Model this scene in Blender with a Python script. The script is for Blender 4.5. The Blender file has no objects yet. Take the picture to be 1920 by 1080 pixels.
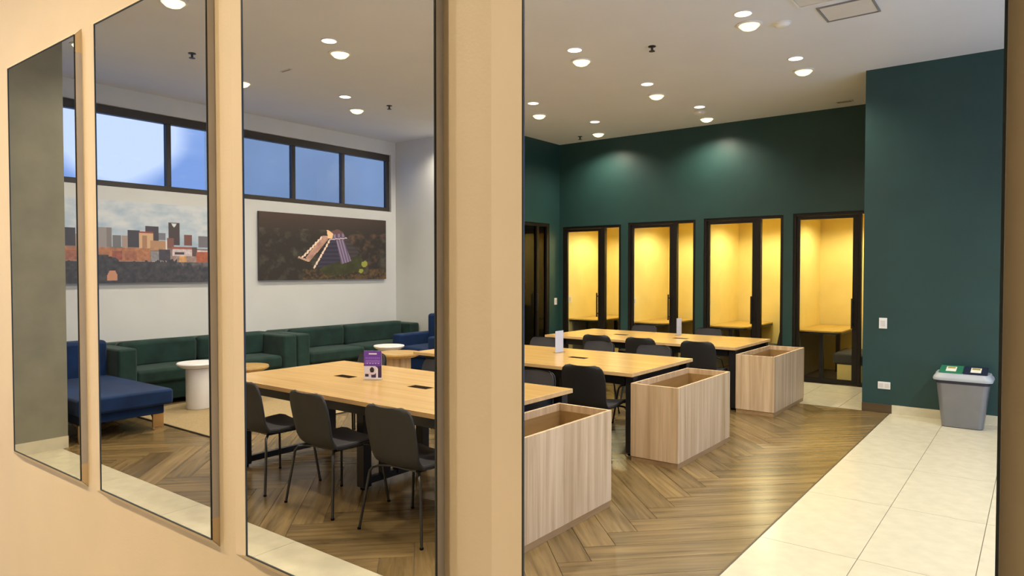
import bpy, bmesh, math, random
from mathutils import Vector, Matrix, noise

random.seed(7)
S = bpy.context.scene
COL = S.collection
R = math.radians
PI = math.pi

# ------------------------------------------------------------------ camera
F_PX, YAW, PITCH, EYE = 1289.0, R(37.5), R(-1.4), 1.65
cam_d = bpy.data.cameras.new('camera')
cam_d.sensor_width = 36.0
cam_d.lens = F_PX / 1920.0 * 36.0
cam_d.clip_start = 0.05
cam = bpy.data.objects.new('camera', cam_d)
COL.objects.link(cam)
cam.location = (0, 0, EYE)
cam.rotation_euler = (PI / 2 + PITCH, 0, YAW)
S.camera = cam

# ------------------------------------------------------------------ view and world
S.view_settings.view_transform = 'Standard'
S.view_settings.look = 'None'
S.view_settings.gamma = 1.0
S.view_settings.use_curve_mapping = False
S.view_settings.exposure = 0.12
try:
    S.cycles.use_denoising = True
    S.cycles.max_bounces = 10
    S.cycles.diffuse_bounces = 5
    S.cycles.sample_clamp_indirect = 6.0
except Exception:
    pass

SKY_STRENGTH = 3.2
LAMP_W = 125.0
LAMP_COL = (1.0, 0.885, 0.69)
LAMP_FRONT_W = 225.0
LAMP_FRONT_COL = (1.0, 0.83, 0.56)
LAMP_ADDED_W = 260.0
BOOTH_W = 105.0
BOOTH_COL = (1.0, 0.87, 0.50)

w = bpy.data.worlds.new('sky')
S.world = w
w.use_nodes = True
nt = w.node_tree
bg = nt.nodes['Background']
tc = nt.nodes.new('ShaderNodeTexCoord')
mp = nt.nodes.new('ShaderNodeMapping')
mp.inputs['Location'].default_value = (0.35, 0.2, 0.1)
mp.inputs['Scale'].default_value = (1.0, 1.0, 2.2)
nz = nt.nodes.new('ShaderNodeTexNoise')
nz.inputs['Scale'].default_value = 2.3
nz.inputs['Detail'].default_value = 4.0
nz.inputs['Roughness'].default_value = 0.45
rp = nt.nodes.new('ShaderNodeValToRGB')
rp.color_ramp.elements[0].position = 0.55
rp.color_ramp.elements[0].color = (0.34, 0.49, 0.80, 1)
rp.color_ramp.elements[1].position = 0.70
rp.color_ramp.elements[1].color = (0.95, 1.0, 1.1, 1)
nt.links.new(tc.outputs['Generated'], mp.inputs['Vector'])
nt.links.new(mp.outputs['Vector'], nz.inputs['Vector'])
# one broad cloud bank in the north-west sky, seen through the ribbon window
dt = nt.nodes.new('ShaderNodeVectorMath')
dt.operation = 'DOT_PRODUCT'
dt.inputs[1].default_value = (-0.9070, 0.3820, 0.1771)
nt.links.new(tc.outputs['Generated'], dt.inputs[0])
mr = nt.nodes.new('ShaderNodeMapRange')
mr.interpolation_type = 'SMOOTHSTEP'
mr.inputs['From Min'].default_value = 0.9962
mr.inputs['From Max'].default_value = 1.0
mr.inputs['To Min'].default_value = 0.0
mr.inputs['To Max'].default_value = 0.30
nt.links.new(dt.outputs['Value'], mr.inputs['Value'])
ad = nt.nodes.new('ShaderNodeMath')
ad.operation = 'ADD'
nt.links.new(nz.outputs['Fac'], ad.inputs[0])
nt.links.new(mr.outputs[0], ad.inputs[1])
nt.links.new(ad.outputs[0], rp.inputs['Fac'])
nt.links.new(rp.outputs['Color'], bg.inputs['Color'])
bg.inputs['Strength'].default_value = SKY_STRENGTH


# ------------------------------------------------------------------ materials
def srgb(r, g, b):
    f = lambda c: (c / 255.0) / 12.92 if c <= 10.31475 else ((c / 255.0 + 0.055) / 1.055) ** 2.4
    return (f(r), f(g), f(b))


def base_mat(name):
    m = bpy.data.materials.new(name)
    m.use_nodes = True
    return m, m.node_tree, m.node_tree.nodes['Principled BSDF']


def plain(name, col, rough=0.5, metal=0.0, var=0.06, scale=6.0, bump=0.0, bscale=60.0, spec=0.5, sheen=0.0, coat=0.0):
    m, t, b = base_mat(name)
    c = t.nodes.new('ShaderNodeTexCoord')
    n = t.nodes.new('ShaderNodeTexNoise')
    n.inputs['Scale'].default_value = scale
    n.inputs['Detail'].default_value = 4.0
    r = t.nodes.new('ShaderNodeValToRGB')
    r.color_ramp.elements[0].position = 0.3
    r.color_ramp.elements[1].position = 0.7
    r.color_ramp.elements[0].color = tuple(x * (1 - var) for x in col) + (1,)
    r.color_ramp.elements[1].color = tuple(min(1, x * (1 + var)) for x in col) + (1,)
    t.links.new(c.outputs['Object'], n.inputs['Vector'])
    t.links.new(n.outputs['Fac'], r.inputs['Fac'])
    t.links.new(r.outputs['Color'], b.inputs['Base Color'])
    b.inputs['Roughness'].default_value = rough
    b.inputs['Metallic'].default_value = metal
    b.inputs['Specular IOR Level'].default_value = spec
    b.inputs['Sheen Weight'].default_value = sheen
    b.inputs['Coat Weight'].default_value = coat
    if bump:
        n2 = t.nodes.new('ShaderNodeTexNoise')
        n2.inputs['Scale'].default_value = bscale
        n2.inputs['Detail'].default_value = 3.0
        t.links.new(c.outputs['Object'], n2.inputs['Vector'])
        bp = t.nodes.new('ShaderNodeBump')
        bp.inputs['Strength'].default_value = bump
        bp.inputs['Distance'].default_value = 0.01
        t.links.new(n2.outputs['Fac'], bp.inputs['Height'])
        t.links.new(bp.outputs['Normal'], b.inputs['Normal'])
    return m


def wood(name, dark, light, grain='X', fine=14.0, along=0.7, rough=0.4, rand=0.0, spec=0.5, pos=(0.3, 0.72)):
    """Streaky grain stretched along one local axis; rand gives each board its own tone."""
    m, t, b = base_mat(name)
    c = t.nodes.new('ShaderNodeTexCoord')
    info = t.nodes.new('ShaderNodeObjectInfo')
    add = t.nodes.new('ShaderNodeVectorMath')
    add.operation = 'MULTIPLY_ADD'
    comb = t.nodes.new('ShaderNodeCombineXYZ')
    for k in ('X', 'Y', 'Z'):
        t.links.new(info.outputs['Random'], comb.inputs[k])
    add.inputs[1].default_value = (37.0, 23.0, 11.0)
    t.links.new(comb.outputs[0], add.inputs[0])
    t.links.new(c.outputs['Object'], add.inputs[2])
    mp = t.nodes.new('ShaderNodeMapping')
    sc = [fine, fine, fine]
    sc['XYZ'.index(grain)] = along
    mp.inputs['Scale'].default_value = sc
    t.links.new(add.outputs[0], mp.inputs['Vector'])
    n = t.nodes.new('ShaderNodeTexNoise')
    n.inputs['Scale'].default_value = 1.0
    n.inputs['Detail'].default_value = 6.0
    n.inputs['Roughness'].default_value = 0.6
    n.inputs['Distortion'].default_value = 0.6
    t.links.new(mp.outputs[0], n.inputs['Vector'])
    r = t.nodes.new('ShaderNodeValToRGB')
    r.color_ramp.elements[0].position = pos[0]
    r.color_ramp.elements[1].position = pos[1]
    r.color_ramp.elements[0].color = tuple(dark) + (1,)
    r.color_ramp.elements[1].color = tuple(light) + (1,)
    t.links.new(n.outputs['Fac'], r.inputs['Fac'])
    last = r.outputs['Color']
    if rand:
        mr = t.nodes.new('ShaderNodeMapRange')
        mr.inputs['To Min'].default_value = 1 - rand
        mr.inputs['To Max'].default_value = 1 + rand
        t.links.new(info.outputs['Random'], mr.inputs['Value'])
        h = t.nodes.new('ShaderNodeHueSaturation')
        t.links.new(mr.outputs[0], h.inputs['Value'])
        t.links.new(last, h.inputs['Color'])
        last = h.outputs['Color']
    t.links.new(last, b.inputs['Base Color'])
    b.inputs['Roughness'].default_value = rough
    b.inputs['Specular IOR Level'].default_value = spec
    bp = t.nodes.new('ShaderNodeBump')
    bp.inputs['Strength'].default_value = 0.06
    bp.inputs['Distance'].default_value = 0.004
    t.links.new(n.outputs['Fac'], bp.inputs['Height'])
    t.links.new(bp.outputs['Normal'], b.inputs['Normal'])
    return m


def emitter(name, col, strength):
    m = bpy.data.materials.new(name)
    m.use_nodes = True
    t = m.node_tree
    t.nodes.clear()
    o = t.nodes.new('ShaderNodeOutputMaterial')
    e = t.nodes.new('ShaderNodeEmission')
    e.inputs['Color'].default_value = tuple(col) + (1,)
    e.inputs['Strength'].default_value = strength
    t.links.new(e.outputs[0], o.inputs['Surface'])
    return m


def glass(name, tint=(0.96, 0.97, 0.96), reflect=0.06):
    m = bpy.data.materials.new(name)
    m.use_nodes = True
    t = m.node_tree
    t.nodes.clear()
    o = t.nodes.new('ShaderNodeOutputMaterial')
    tr = t.nodes.new('ShaderNodeBsdfTransparent')
    tr.inputs['Color'].default_value = tuple(tint) + (1,)
    gl = t.nodes.new('ShaderNodeBsdfGlossy')
    gl.inputs['Roughness'].default_value = 0.01
    lw = t.nodes.new('ShaderNodeFresnel')
    lw.inputs['IOR'].default_value = 1.3 + reflect
    mx = t.nodes.new('ShaderNodeMixShader')
    geo = t.nodes.new('ShaderNodeNewGeometry')
    inv = t.nodes.new('ShaderNodeMath')
    inv.operation = 'SUBTRACT'
    inv.inputs[0].default_value = 1.0
    mul = t.nodes.new('ShaderNodeMath')
    mul.operation = 'MULTIPLY'
    t.links.new(geo.outputs['Backfacing'], inv.inputs[1])
    t.links.new(inv.outputs[0], mul.inputs[0])
    t.links.new(lw.outputs[0], mul.inputs[1])
    t.links.new(mul.outputs[0], mx.inputs['Fac'])
    t.links.new(tr.outputs[0], mx.inputs[1])
    t.links.new(gl.outputs[0], mx.inputs[2])
    t.links.new(mx.outputs[0], o.inputs['Surface'])
    return m


def printed(name, rough=0.55):
    m, t, b = base_mat(name)
    a = t.nodes.new('ShaderNodeAttribute')
    a.attribute_name = 'ink'
    t.links.new(a.outputs['Color'], b.inputs['Base Color'])
    b.inputs['Roughness'].default_value = rough
    return m


M = {}
M['cream'] = plain('cream_paint', (0.75, 0.59, 0.41), 0.55, var=0.03, scale=3, bump=0.05, bscale=120)
M['cream_trim'] = plain('cream_reveal_paint', (0.75, 0.59, 0.41), 0.55, var=0.03, scale=3)
M['batten'] = plain('pale_lilac_batten', (0.55, 0.53, 0.58), 0.5, var=0.04)
M['edge'] = plain('dark_glass_edge', (0.02, 0.022, 0.02), 0.3, var=0.2, spec=0.3)
M['white_wall'] = plain('white_wall_paint', (0.60, 0.615, 0.61), 0.7, var=0.025, scale=2, bump=0.03, bscale=150)
M['ceiling'] = plain('ceiling_paint', (0.64, 0.66, 0.69), 0.85, var=0.02, scale=1.5)
M['teal'] = plain('teal_wall_paint', (0.017, 0.052, 0.049), 0.42, var=0.08, scale=2.5, bump=0.05, bscale=140, spec=0.4)
M['olive'] = plain('olive_concrete', (0.21, 0.20, 0.135), 0.55, var=0.12, scale=3.5, bump=0.06, bscale=40)
M['booth'] = plain('booth_yellow_paint', (0.80, 0.66, 0.27), 0.7, var=0.04, scale=3)
M['grey_in'] = plain('booth_grey_panel', (0.16, 0.15, 0.12), 0.7)
M['tile'] = plain('cream_stone_tile', (0.58, 0.53, 0.375), 0.24, var=0.06, scale=9, bump=0.015, bscale=30)
M['grout'] = plain('tile_grout', (0.20, 0.17, 0.12), 0.9)
M['floor_wood'] = wood('herringbone_oak', (0.100, 0.066, 0.025), (0.250, 0.170, 0.070), 'X', 15, 1.1, 0.27, rand=0.24)
M['skirt_wood'] = wood('brown_skirting', (0.06, 0.038, 0.018), (0.11, 0.07, 0.03), 'X', 14, 1.0, 0.4)
M['oak_top'] = wood('oak_table_top', (0.43, 0.262, 0.078), (0.56, 0.362, 0.125), 'X', 16, 0.8, 0.25, spec=0.5)
M['oak_edge'] = wood('oak_edge_band', (0.55, 0.34, 0.14), (0.70, 0.47, 0.22), 'X', 14, 0.8, 0.4)
M['oak_v'] = wood('pale_oak_board', (0.39, 0.255, 0.125), (0.66, 0.485, 0.30), 'Z', 17, 0.6, 0.42, pos=(0.28, 0.66))
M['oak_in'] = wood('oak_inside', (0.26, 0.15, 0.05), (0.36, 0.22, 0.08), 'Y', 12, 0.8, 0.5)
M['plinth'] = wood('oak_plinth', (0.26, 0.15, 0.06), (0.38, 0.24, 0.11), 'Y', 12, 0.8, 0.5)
M['black'] = plain('black_powder_coat', (0.008, 0.008, 0.010), 0.45, var=0.1)
M['shell'] = plain('black_chair_shell', (0.010, 0.009, 0.008), 0.65, var=0.12, bump=0.1, bscale=300)
M['pad'] = plain('charcoal_seat_fabric', (0.036, 0.033, 0.037), 0.9, var=0.1, scale=80, bump=0.2, bscale=400, sheen=0.1)
M['leg'] = plain('black_tube_steel', (0.010, 0.010, 0.011), 0.35, var=0.1)
M['brown_frame'] = plain('dark_bronze_frame', (0.008, 0.0055, 0.004), 0.45, var=0.08, spec=0.3)
M['win_frame'] = plain('bronze_window_frame', (0.045, 0.038, 0.030), 0.4, var=0.12)
M['glass'] = glass('clear_pane')
M['door_glass'] = glass('smoked_pane', (0.35, 0.33, 0.28), 0.1)
M['win_glass'] = glass('window_pane', (0.93, 0.95, 0.98), 0.02)
M['film_glass'] = glass('tinted_film_pane', (0.43, 0.47, 0.54), 0.02)
M['green'] = plain('green_velvet', (0.010, 0.032, 0.027), 0.8, var=0.35, scale=5, bump=0.15, bscale=200, sheen=0.1, spec=0.2)
M['blue'] = plain('blue_velvet', (0.004, 0.021, 0.078), 0.75, var=0.3, scale=4, bump=0.15, bscale=200, sheen=0.06, spec=0.2)
M['gold'] = plain('brushed_gold', (0.70, 0.45, 0.20), 0.35, metal=0.9, var=0.05)
M['white_lacquer'] = plain('white_lacquer', (0.78, 0.78, 0.80), 0.3, var=0.02)
M['rug'] = plain('tan_woven_rug', (0.33, 0.245, 0.125), 0.95, var=0.15, scale=60, bump=0.4, bscale=250)
M['rug_edge'] = plain('dark_rug_binding', (0.03, 0.025, 0.02), 0.9)
M['plastic_white'] = plain('white_plastic', (0.75, 0.73, 0.68), 0.4, var=0.02)
M['key_grey'] = plain('switch_key', (0.62, 0.60, 0.55), 0.4, var=0.02)
M['bin_grey'] = plain('silver_grey_plastic', (0.20, 0.205, 0.215), 0.30, metal=0.45, var=0.05)
M['bin_lid'] = plain('grey_bin_lid', (0.37, 0.39, 0.40), 0.4, var=0.05)
M['bin_dark'] = plain('dark_bin_band', (0.02, 0.02, 0.04), 0.5)
M['bin_green'] = plain('green_flap', (0.02, 0.16, 0.08), 0.45)
M['bin_navy'] = plain('navy_flap', (0.008, 0.012, 0.035), 0.45)
M['sticker'] = plain('white_sticker', (0.80, 0.78, 0.66), 0.5)
M['sticker_mark'] = plain('yellow_sticker_mark', (0.35, 0.28, 0.04), 0.5)
M['lamp_on'] = emitter('lamp_diffuser', (1.0, 0.91, 0.52), 1.75)
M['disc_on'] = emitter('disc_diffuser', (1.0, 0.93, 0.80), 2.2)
M['booth_on'] = emitter('booth_lamp_diffuser', (1.0, 0.85, 0.5), 8.0)
M['trim_white'] = plain('white_trim', (0.70, 0.68, 0.64), 0.5, var=0.02)
M['hatch'] = plain('hatch_paint', (0.60, 0.58, 0.54), 0.7, var=0.02)
M['hatch_gap'] = plain('hatch_shadow_gap', (0.22, 0.21, 0.20), 0.8)
M['sprinkler'] = plain('dark_sprinkler_metal', (0.05, 0.05, 0.055), 0.4, metal=0.6)
M['bench'] = plain('dark_bench_fabric', (0.025, 0.025, 0.022), 0.85, var=0.15, bump=0.2, bscale=300)
M['bench_base'] = plain('yellow_bench_base', (0.60, 0.45, 0.14), 0.6)
M['booth_desk'] = wood('booth_desk_oak', (0.45, 0.29, 0.06), (0.60, 0.40, 0.11), 'Y', 14, 0.8, 0.35)
M['ext_wall'] = plain('neighbour_plaster', (0.92, 0.86, 0.74), 0.9, var=0.1, scale=0.5)
M['acrylic'] = glass('clear_acrylic', (0.95, 0.96, 0.98), 0.1)
M['paper_back'] = plain('white_card', (0.78, 0.80, 0.88), 0.5, var=0.02)
M['print'] = printed('canvas_print')
M['canvas_side'] = plain('canvas_edge', (0.05, 0.05, 0.06), 0.7)
M['slot'] = plain('black_grommet', (0.010, 0.008, 0.007), 1.0, spec=0.0)
M['slot_lid'] = plain('dark_brown_lid', (0.022, 0.015, 0.010), 1.0, spec=0.0)
M['steel'] = plain('brushed_bracket', (0.45, 0.43, 0.40), 0.4, metal=0.8)


# ------------------------------------------------------------------ mesh helpers
class MB:
    def __init__(self):
        self.v, self.f = [], []

    def add(self, vs, fs, mat=None):
        o = len(self.v)
        self.v += [tuple(mat @ Vector(p)) if mat else tuple(p) for p in vs]
        self.f += [tuple(i + o for i in q) for q in fs]
        return self

    def box(self, x0, x1, y0, y1, z0, z1, mat=None):
        vs = [(x, y, z) for z in (z0, z1) for y in (y0, y1) for x in (x0, x1)]
        fs = [(0, 2, 3, 1), (4, 5, 7, 6), (0, 1, 5, 4), (2, 6, 7, 3), (0, 4, 6, 2), (1, 3, 7, 5)]
        return self.add(vs, fs, mat)

    def hexa(self, a, b):
        """solid between two quads a and b (each four points, same winding)"""
        vs = list(a) + list(b)
        fs = [(3, 2, 1, 0), (4, 5, 6, 7)] + [(i, (i + 1) % 4, 4 + (i + 1) % 4, 4 + i) for i in range(4)]
        return self.add(vs, fs)

    def prism(self, poly, z0, z1):
        n = len(poly)
        vs = [(x, y, z0) for x, y in poly] + [(x, y, z1) for x, y in poly]
        fs = [tuple(range(n - 1, -1, -1)), tuple(range(n, 2 * n))] + [(i, (i + 1) % n, n + (i + 1) % n, n + i) for i in range(n)]
        return self.add(vs, fs)

    def lathe(self, prof, seg=32, c=(0, 0, 0)):
        n = len(prof)
        vs, fs = [], []
        for k in range(seg):
            a = 2 * PI * k / seg
            vs += [(c[0] + r * math.cos(a), c[1] + r * math.sin(a), c[2] + z) for r, z in prof]
        for k in range(seg):
            k2 = (k + 1) % seg
            for i in range(n - 1):
                fs.append((k * n + i, k2 * n + i, k2 * n + i + 1, k * n + i + 1))
        if prof[0][0] > 1e-6:
            fs.append(tuple(k * n for k in range(seg - 1, -1, -1)))
        if prof[-1][0] > 1e-6:
            fs.append(tuple(k * n + n - 1 for k in range(seg)))
        return self.add(vs, fs)

    def tube(self, pts, r, seg=8):
        pts = [Vector(p) for p in pts]
        vs, fs = [], []
        up = Vector((0.3, 0.7, 0.2)).normalized()
        for i, p in enumerate(pts):
            d = (pts[min(i + 1, len(pts) - 1)] - pts[max(i - 1, 0)]).normalized()
            a = d.cross(up)
            if a.length < 1e-3:
                a = d.cross(Vector((1, 0, 0)))
            a.normalize()
            b = d.cross(a)
            vs += [p + r * (math.cos(2 * PI * k / seg) * a + math.sin(2 * PI * k / seg) * b) for k in range(seg)]
        for i in range(len(pts) - 1):
            for k in range(seg):
                k2 = (k + 1) % seg
                fs.append((i * seg + k, i * seg + k2, (i + 1) * seg + k2, (i + 1) * seg + k))
        fs.append(tuple(range(seg - 1, -1, -1)))
        fs.append(tuple((len(pts) - 1) * seg + k for k in range(seg)))
        return self.add(vs, fs)

    def mesh(self, name, smooth=False):
        me = bpy.data.meshes.new(name)
        me.from_pydata(self.v, [], self.f)
        bm = bmesh.new()
        bm.from_mesh(me)
        bmesh.ops.remove_doubles(bm, verts=bm.verts, dist=1e-6)
        bmesh.ops.recalc_face_normals(bm, faces=bm.faces)
        bm.to_mesh(me)
        bm.free()
        if smooth:
            me.polygons.foreach_set('use_smooth', [True] * len(me.polygons))
        return me

    def build(self, name, mat, parent=None, smooth=False, bevel=0.0, seg=2, loc=None, rz=0.0):
        me = self.mesh(name, smooth or (bevel and seg > 1))
        me.materials.append(M[mat] if isinstance(mat, str) else mat)
        o = bpy.data.objects.new(name, me)
        COL.objects.link(o)
        if parent:
            o.parent = parent
        if loc:
            o.location = loc
        o.rotation_euler.z = rz
        if bevel:
            b = o.modifiers.new('edge', 'BEVEL')
            b.width = bevel
            b.segments = seg
            b.limit_method = 'ANGLE'
            b.angle_limit = R(40)
            b.harden_normals = True
        elif smooth:
            s = o.modifiers.new('edge', 'EDGE_SPLIT')
            s.split_angle = R(40)
        return o


def box(name, mat, x0, x1, y0, y1, z0, z1, parent=None, bevel=0.0, seg=2):
    return MB().box(x0, x1, y0, y1, z0, z1).build(name, mat, parent, bevel=bevel, seg=seg)


def cbox(name, mat, c, d, parent=None, bevel=0.0, seg=2):
    """box whose own origin is at its middle-bottom so wood grain follows the piece"""
    return MB().box(-d[0] / 2, d[0] / 2, -d[1] / 2, d[1] / 2, 0, d[2]).build(name, mat, parent, bevel=bevel, seg=seg, loc=c)


def tag(o, label, cat, group=None):
    o['label'] = label
    o['category'] = cat
    if group:
        o['group'] = group
    return o


def struct(o, label=None, cat=None):
    o['kind'] = 'structure'
    if label:
        o['label'] = label
    if cat:
        o['category'] = cat
    return o


def empty(name, loc=(0, 0, 0), rz=0.0):
    o = bpy.data.objects.new(name, None)
    COL.objects.link(o)
    o.location = loc
    o.rotation_euler = (0, 0, rz)
    o.empty_display_size = 0.1
    return o


def thing(name, label, cat, loc=(0, 0, 0), rz=0.0, group=None):
    return tag(empty(name, loc, rz), label, cat, group)


def copy_tree(o, parent=None):
    c = o.copy()
    COL.objects.link(c)
    c.parent = parent
    for ch in list(o.children):
        copy_tree(ch, c)
    return c


def dup(o, loc, rz=0.0, label=None):
    c = copy_tree(o)
    c.location = loc
    c.rotation_euler = (0, 0, rz)
    if label:
        c['label'] = label
    return c


def clip(poly, x0, x1, y0, y1):
    def cut(p, ax, lim, keep):
        out = []
        for i in range(len(p)):
            a, b = p[i - 1], p[i]
            ia, ib = keep(a[ax]), keep(b[ax])
            if ia != ib:
                t = (lim - a[ax]) / (b[ax] - a[ax])
                out.append((a[0] + t * (b[0] - a[0]), a[1] + t * (b[1] - a[1])))
            if ib:
                out.append(b)
        return out
    for ax, lim, keep in ((0, x0, lambda v: v >= x0), (0, x1, lambda v: v <= x1), (1, y0, lambda v: v >= y0), (1, y1, lambda v: v <= y1)):
        if poly:
            poly = cut(poly, ax, lim, keep)
    return poly


def area(p):
    return abs(sum(p[i - 1][0] * p[i][1] - p[i][0] * p[i - 1][1] for i in range(len(p)))) / 2 if len(p) > 2 else 0


# ------------------------------------------------------------------ floor
X_WIN, X_SIDE, X_TRASH, X_RIGHT = -9.40, -7.13, -1.65, 2.6
Y_WALL, Y_WHITE, Y_BOOTH, Y_TRASH, Y_BACK = 1.025, 8.74, 10.75, 8.97, -3.5
H_CEIL = 4.0
WX0, WX1, WY0, WY1 = X_WIN, -1.36, 2.50, 8.97      # wooden part

floor = struct(box('floor', 'grout', -10.2, X_RIGHT, Y_BACK, 12.6, -0.12, -0.006))

# herringbone planks
PW, PL = 0.20, 1.2
c45 = math.cos(PI / 4)
plank_meshes = {}


def plank_obj(poly, ang, cx, cy):
    key = None
    loc = [(((x - cx) * math.cos(-ang) - (y - cy) * math.sin(-ang)), ((x - cx) * math.sin(-ang) + (y - cy) * math.cos(-ang))) for x, y in poly]
    full = abs(area(poly) - (PW - .004) * (PL - .004)) < 1e-5
    if full and 'full' in plank_meshes:
        me = plank_meshes['full']
    else:
        mbp = MB().prism(loc, -0.006, 0.0)
        me = mbp.mesh('plank')
        me.materials.append(M['floor_wood'])
        if full:
            plank_meshes['full'] = me
    o = bpy.data.objects.new('plank', me)
    COL.objects.link(o)
    o.parent = floor
    o.location = (cx, cy, 0)
    o.rotation_euler.z = ang


g = 0.002
n_ratio = int(round(PL / PW))
ox, oy = -2.0, 3.915
cells = set()
for i in range(-90, 91):
    for j in range(-90, 91):
        # herringbone on a grid of PW cells
        m = (i - j) % (2 * n_ratio)
        if m == 0:
            u0, u1, v0, v1 = i * PW, i * PW + PL, j * PW, j * PW + PW
            ang = PI / 4
        elif m == 2 * n_ratio - 1:
            u0, u1, v0, v1 = i * PW, i * PW + PW, j * PW, j * PW + PL
            ang = 3 * PI / 4
        else:
            continue
        q = [(u0 + g, v0 + g), (u1 - g, v0 + g), (u1 - g, v1 - g), (u0 + g, v1 - g)]
        poly = [(ox + (u - v) * c45, oy + (u + v) * c45) for u, v in q]
        cu, cv = (u0 + u1) / 2, (v0 + v1) / 2
        cx, cy = ox + (cu - cv) * c45, oy + (cu + cv) * c45
        if not (WX0 - 1 < cx < WX1 + 1 and WY0 - 1 < cy < WY1 + 1):
            continue
        poly = clip(poly, WX0, WX1, WY0, WY1)
        if len(poly) > 2 and area(poly) > 0.002:
            plank_obj(poly, ang, cx, cy)

# cream tiles
TW, TL = 0.555, 1.11
tile_meshes = {}


def tile(x0, x1, y0, y1):
    if x1 - x0 < 0.03 or y1 - y0 < 0.03:
        return
    k = (round(x1 - x0, 3), round(y1 - y0, 3))
    if k not in tile_meshes:
        me = MB().box(-k[0] / 2 + .002, k[0] / 2 - .002, -k[1] / 2 + .002, k[1] / 2 - .002, -0.006, 0).mesh('tile')
        me.materials.append(M['tile'])
        tile_meshes[k] = me
    o = bpy.data.objects.new('tile', tile_meshes[k])
    COL.objects.link(o)
    o.parent = floor
    o.location = ((x0 + x1) / 2, (y0 + y1) / 2, 0)


def tile_rect(x0, x1, y0, y1, px, py, tw, tl):
    i0 = math.floor((x0 - px) / tw)
    for i in range(i0, i0 + int((x1 - x0) / tw) + 3):
        a, b = max(x0, px + i * tw), min(x1, px + (i + 1) * tw)
        if b <= a:
            continue
        j0 = math.floor((y0 - py) / tl)
        for j in range(j0, j0 + int((y1 - y0) / tl) + 3):
            c, d = max(y0, py + j * tl), min(y1, py + (j + 1) * tl)
            if d > c:
                tile(a, b, c, d)


tile_rect(WX1, X_RIGHT, 2.50, Y_TRASH, WX1, 4.30, TW, TL)
tile_rect(X_WIN, X_RIGHT, -0.5, 2.50, WX1, 2.50, TL, TW)
tile_rect(X_SIDE, X_TRASH, Y_TRASH, Y_BOOTH, WX1, Y_TRASH, TW, TL)
tile_rect(X_WIN, X_RIGHT, Y_BACK, -0.5, WX1, -0.5, 2 * TL, 2 * TL)
struct(box('trim_1', 'skirt_wood', WX1 - 0.004, WX1 + 0.008, WY0, WY1, -0.006, 0.0015))

# ------------------------------------------------------------------ shell of the room
struct(box('ceiling', 'ceiling', -10.2, X_RIGHT + 0.2, Y_BACK - 0.2, Y_BOOTH + 0.1, H_CEIL, H_CEIL + 0.15))

# window wall with its band of high windows
WIN_Y0, WIN_Y1, WIN_Z0, WIN_Z1 = 1.66, 8.63, 2.73, 3.76
mb = MB()
mb.box(X_WIN - .2, X_WIN, 1.035, Y_WHITE + .2, 0, WIN_Z0)
mb.box(X_WIN - .2, X_WIN, 1.035, Y_WHITE + .2, WIN_Z1, H_CEIL)
mb.box(X_WIN - .2, X_WIN, 1.035, WIN_Y0, WIN_Z0, WIN_Z1)
mb.box(X_WIN - .2, X_WIN, WIN_Y1, Y_WHITE + .2, WIN_Z0, WIN_Z1)
struct(mb.build('wall_left', 'white_wall'))
struct(box('wall_back', 'white_wall', X_WIN, X_SIDE - 0.10, Y_WHITE, Y_WHITE + .12, 0, H_CEIL))
# teal return wall with the dark glazed door
DY0, DY1, DZ = 9.50, 10.42, 2.52
mb = MB()
mb.box(X_SIDE - .1, X_SIDE, Y_WHITE, DY0, 0, H_CEIL)
mb.box(X_SIDE - .1, X_SIDE, DY1, Y_BOOTH + .1, 0, H_CEIL)
mb.box(X_SIDE - .1, X_SIDE, DY0, DY1, DZ, H_CEIL)
struct(mb.build('wall_side', 'teal'))
# teal booth wall with four openings
BOOTHS = [(-7.06, -5.84, 2.47), (-5.70, -4.47, 2.49), (-4.33, -3.08, 2.50), (-2.94, -1.67, 2.51)]
mb = MB()
xs = [X_SIDE] + [v for b in BOOTHS for v in b[:2]] + [X_TRASH]
for i in range(0, len(xs), 2):
    mb.box(xs[i], xs[i + 1], Y_BOOTH, Y_BOOTH + .1, 0, H_CEIL)
for a, b, h in BOOTHS:
    mb.box(a, b, Y_BOOTH, Y_BOOTH + .1, h, H_CEIL)
struct(mb.build('wall_booths', 'teal'))
struct(box('wall_trash', 'teal', X_TRASH, X_RIGHT, Y_TRASH, Y_BOOTH + .1, 0, H_CEIL))
struct(box('pillar', 'olive', -7.95, -7.20, 1.25, 2.55, 0, H_CEIL))['label'] = 'olive concrete pillar'
struct(box('baseboard_pillar', 'tile', -7.20, -7.188, 1.25, 2.55, 0, 0.11))
struct(box('baseboard_trash', 'tile', -1.335, X_RIGHT, Y_TRASH - .014, Y_TRASH, 0, 0.10))
struct(box('baseboard_trash_brown', 'skirt_wood', X_TRASH, -1.335, Y_TRASH - .014, Y_TRASH, 0, 0.10))
struct(box('baseboard_booths', 'skirt_wood', X_SIDE, -7.06, Y_BOOTH - .012, Y_BOOTH, 0, 0.08))

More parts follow.
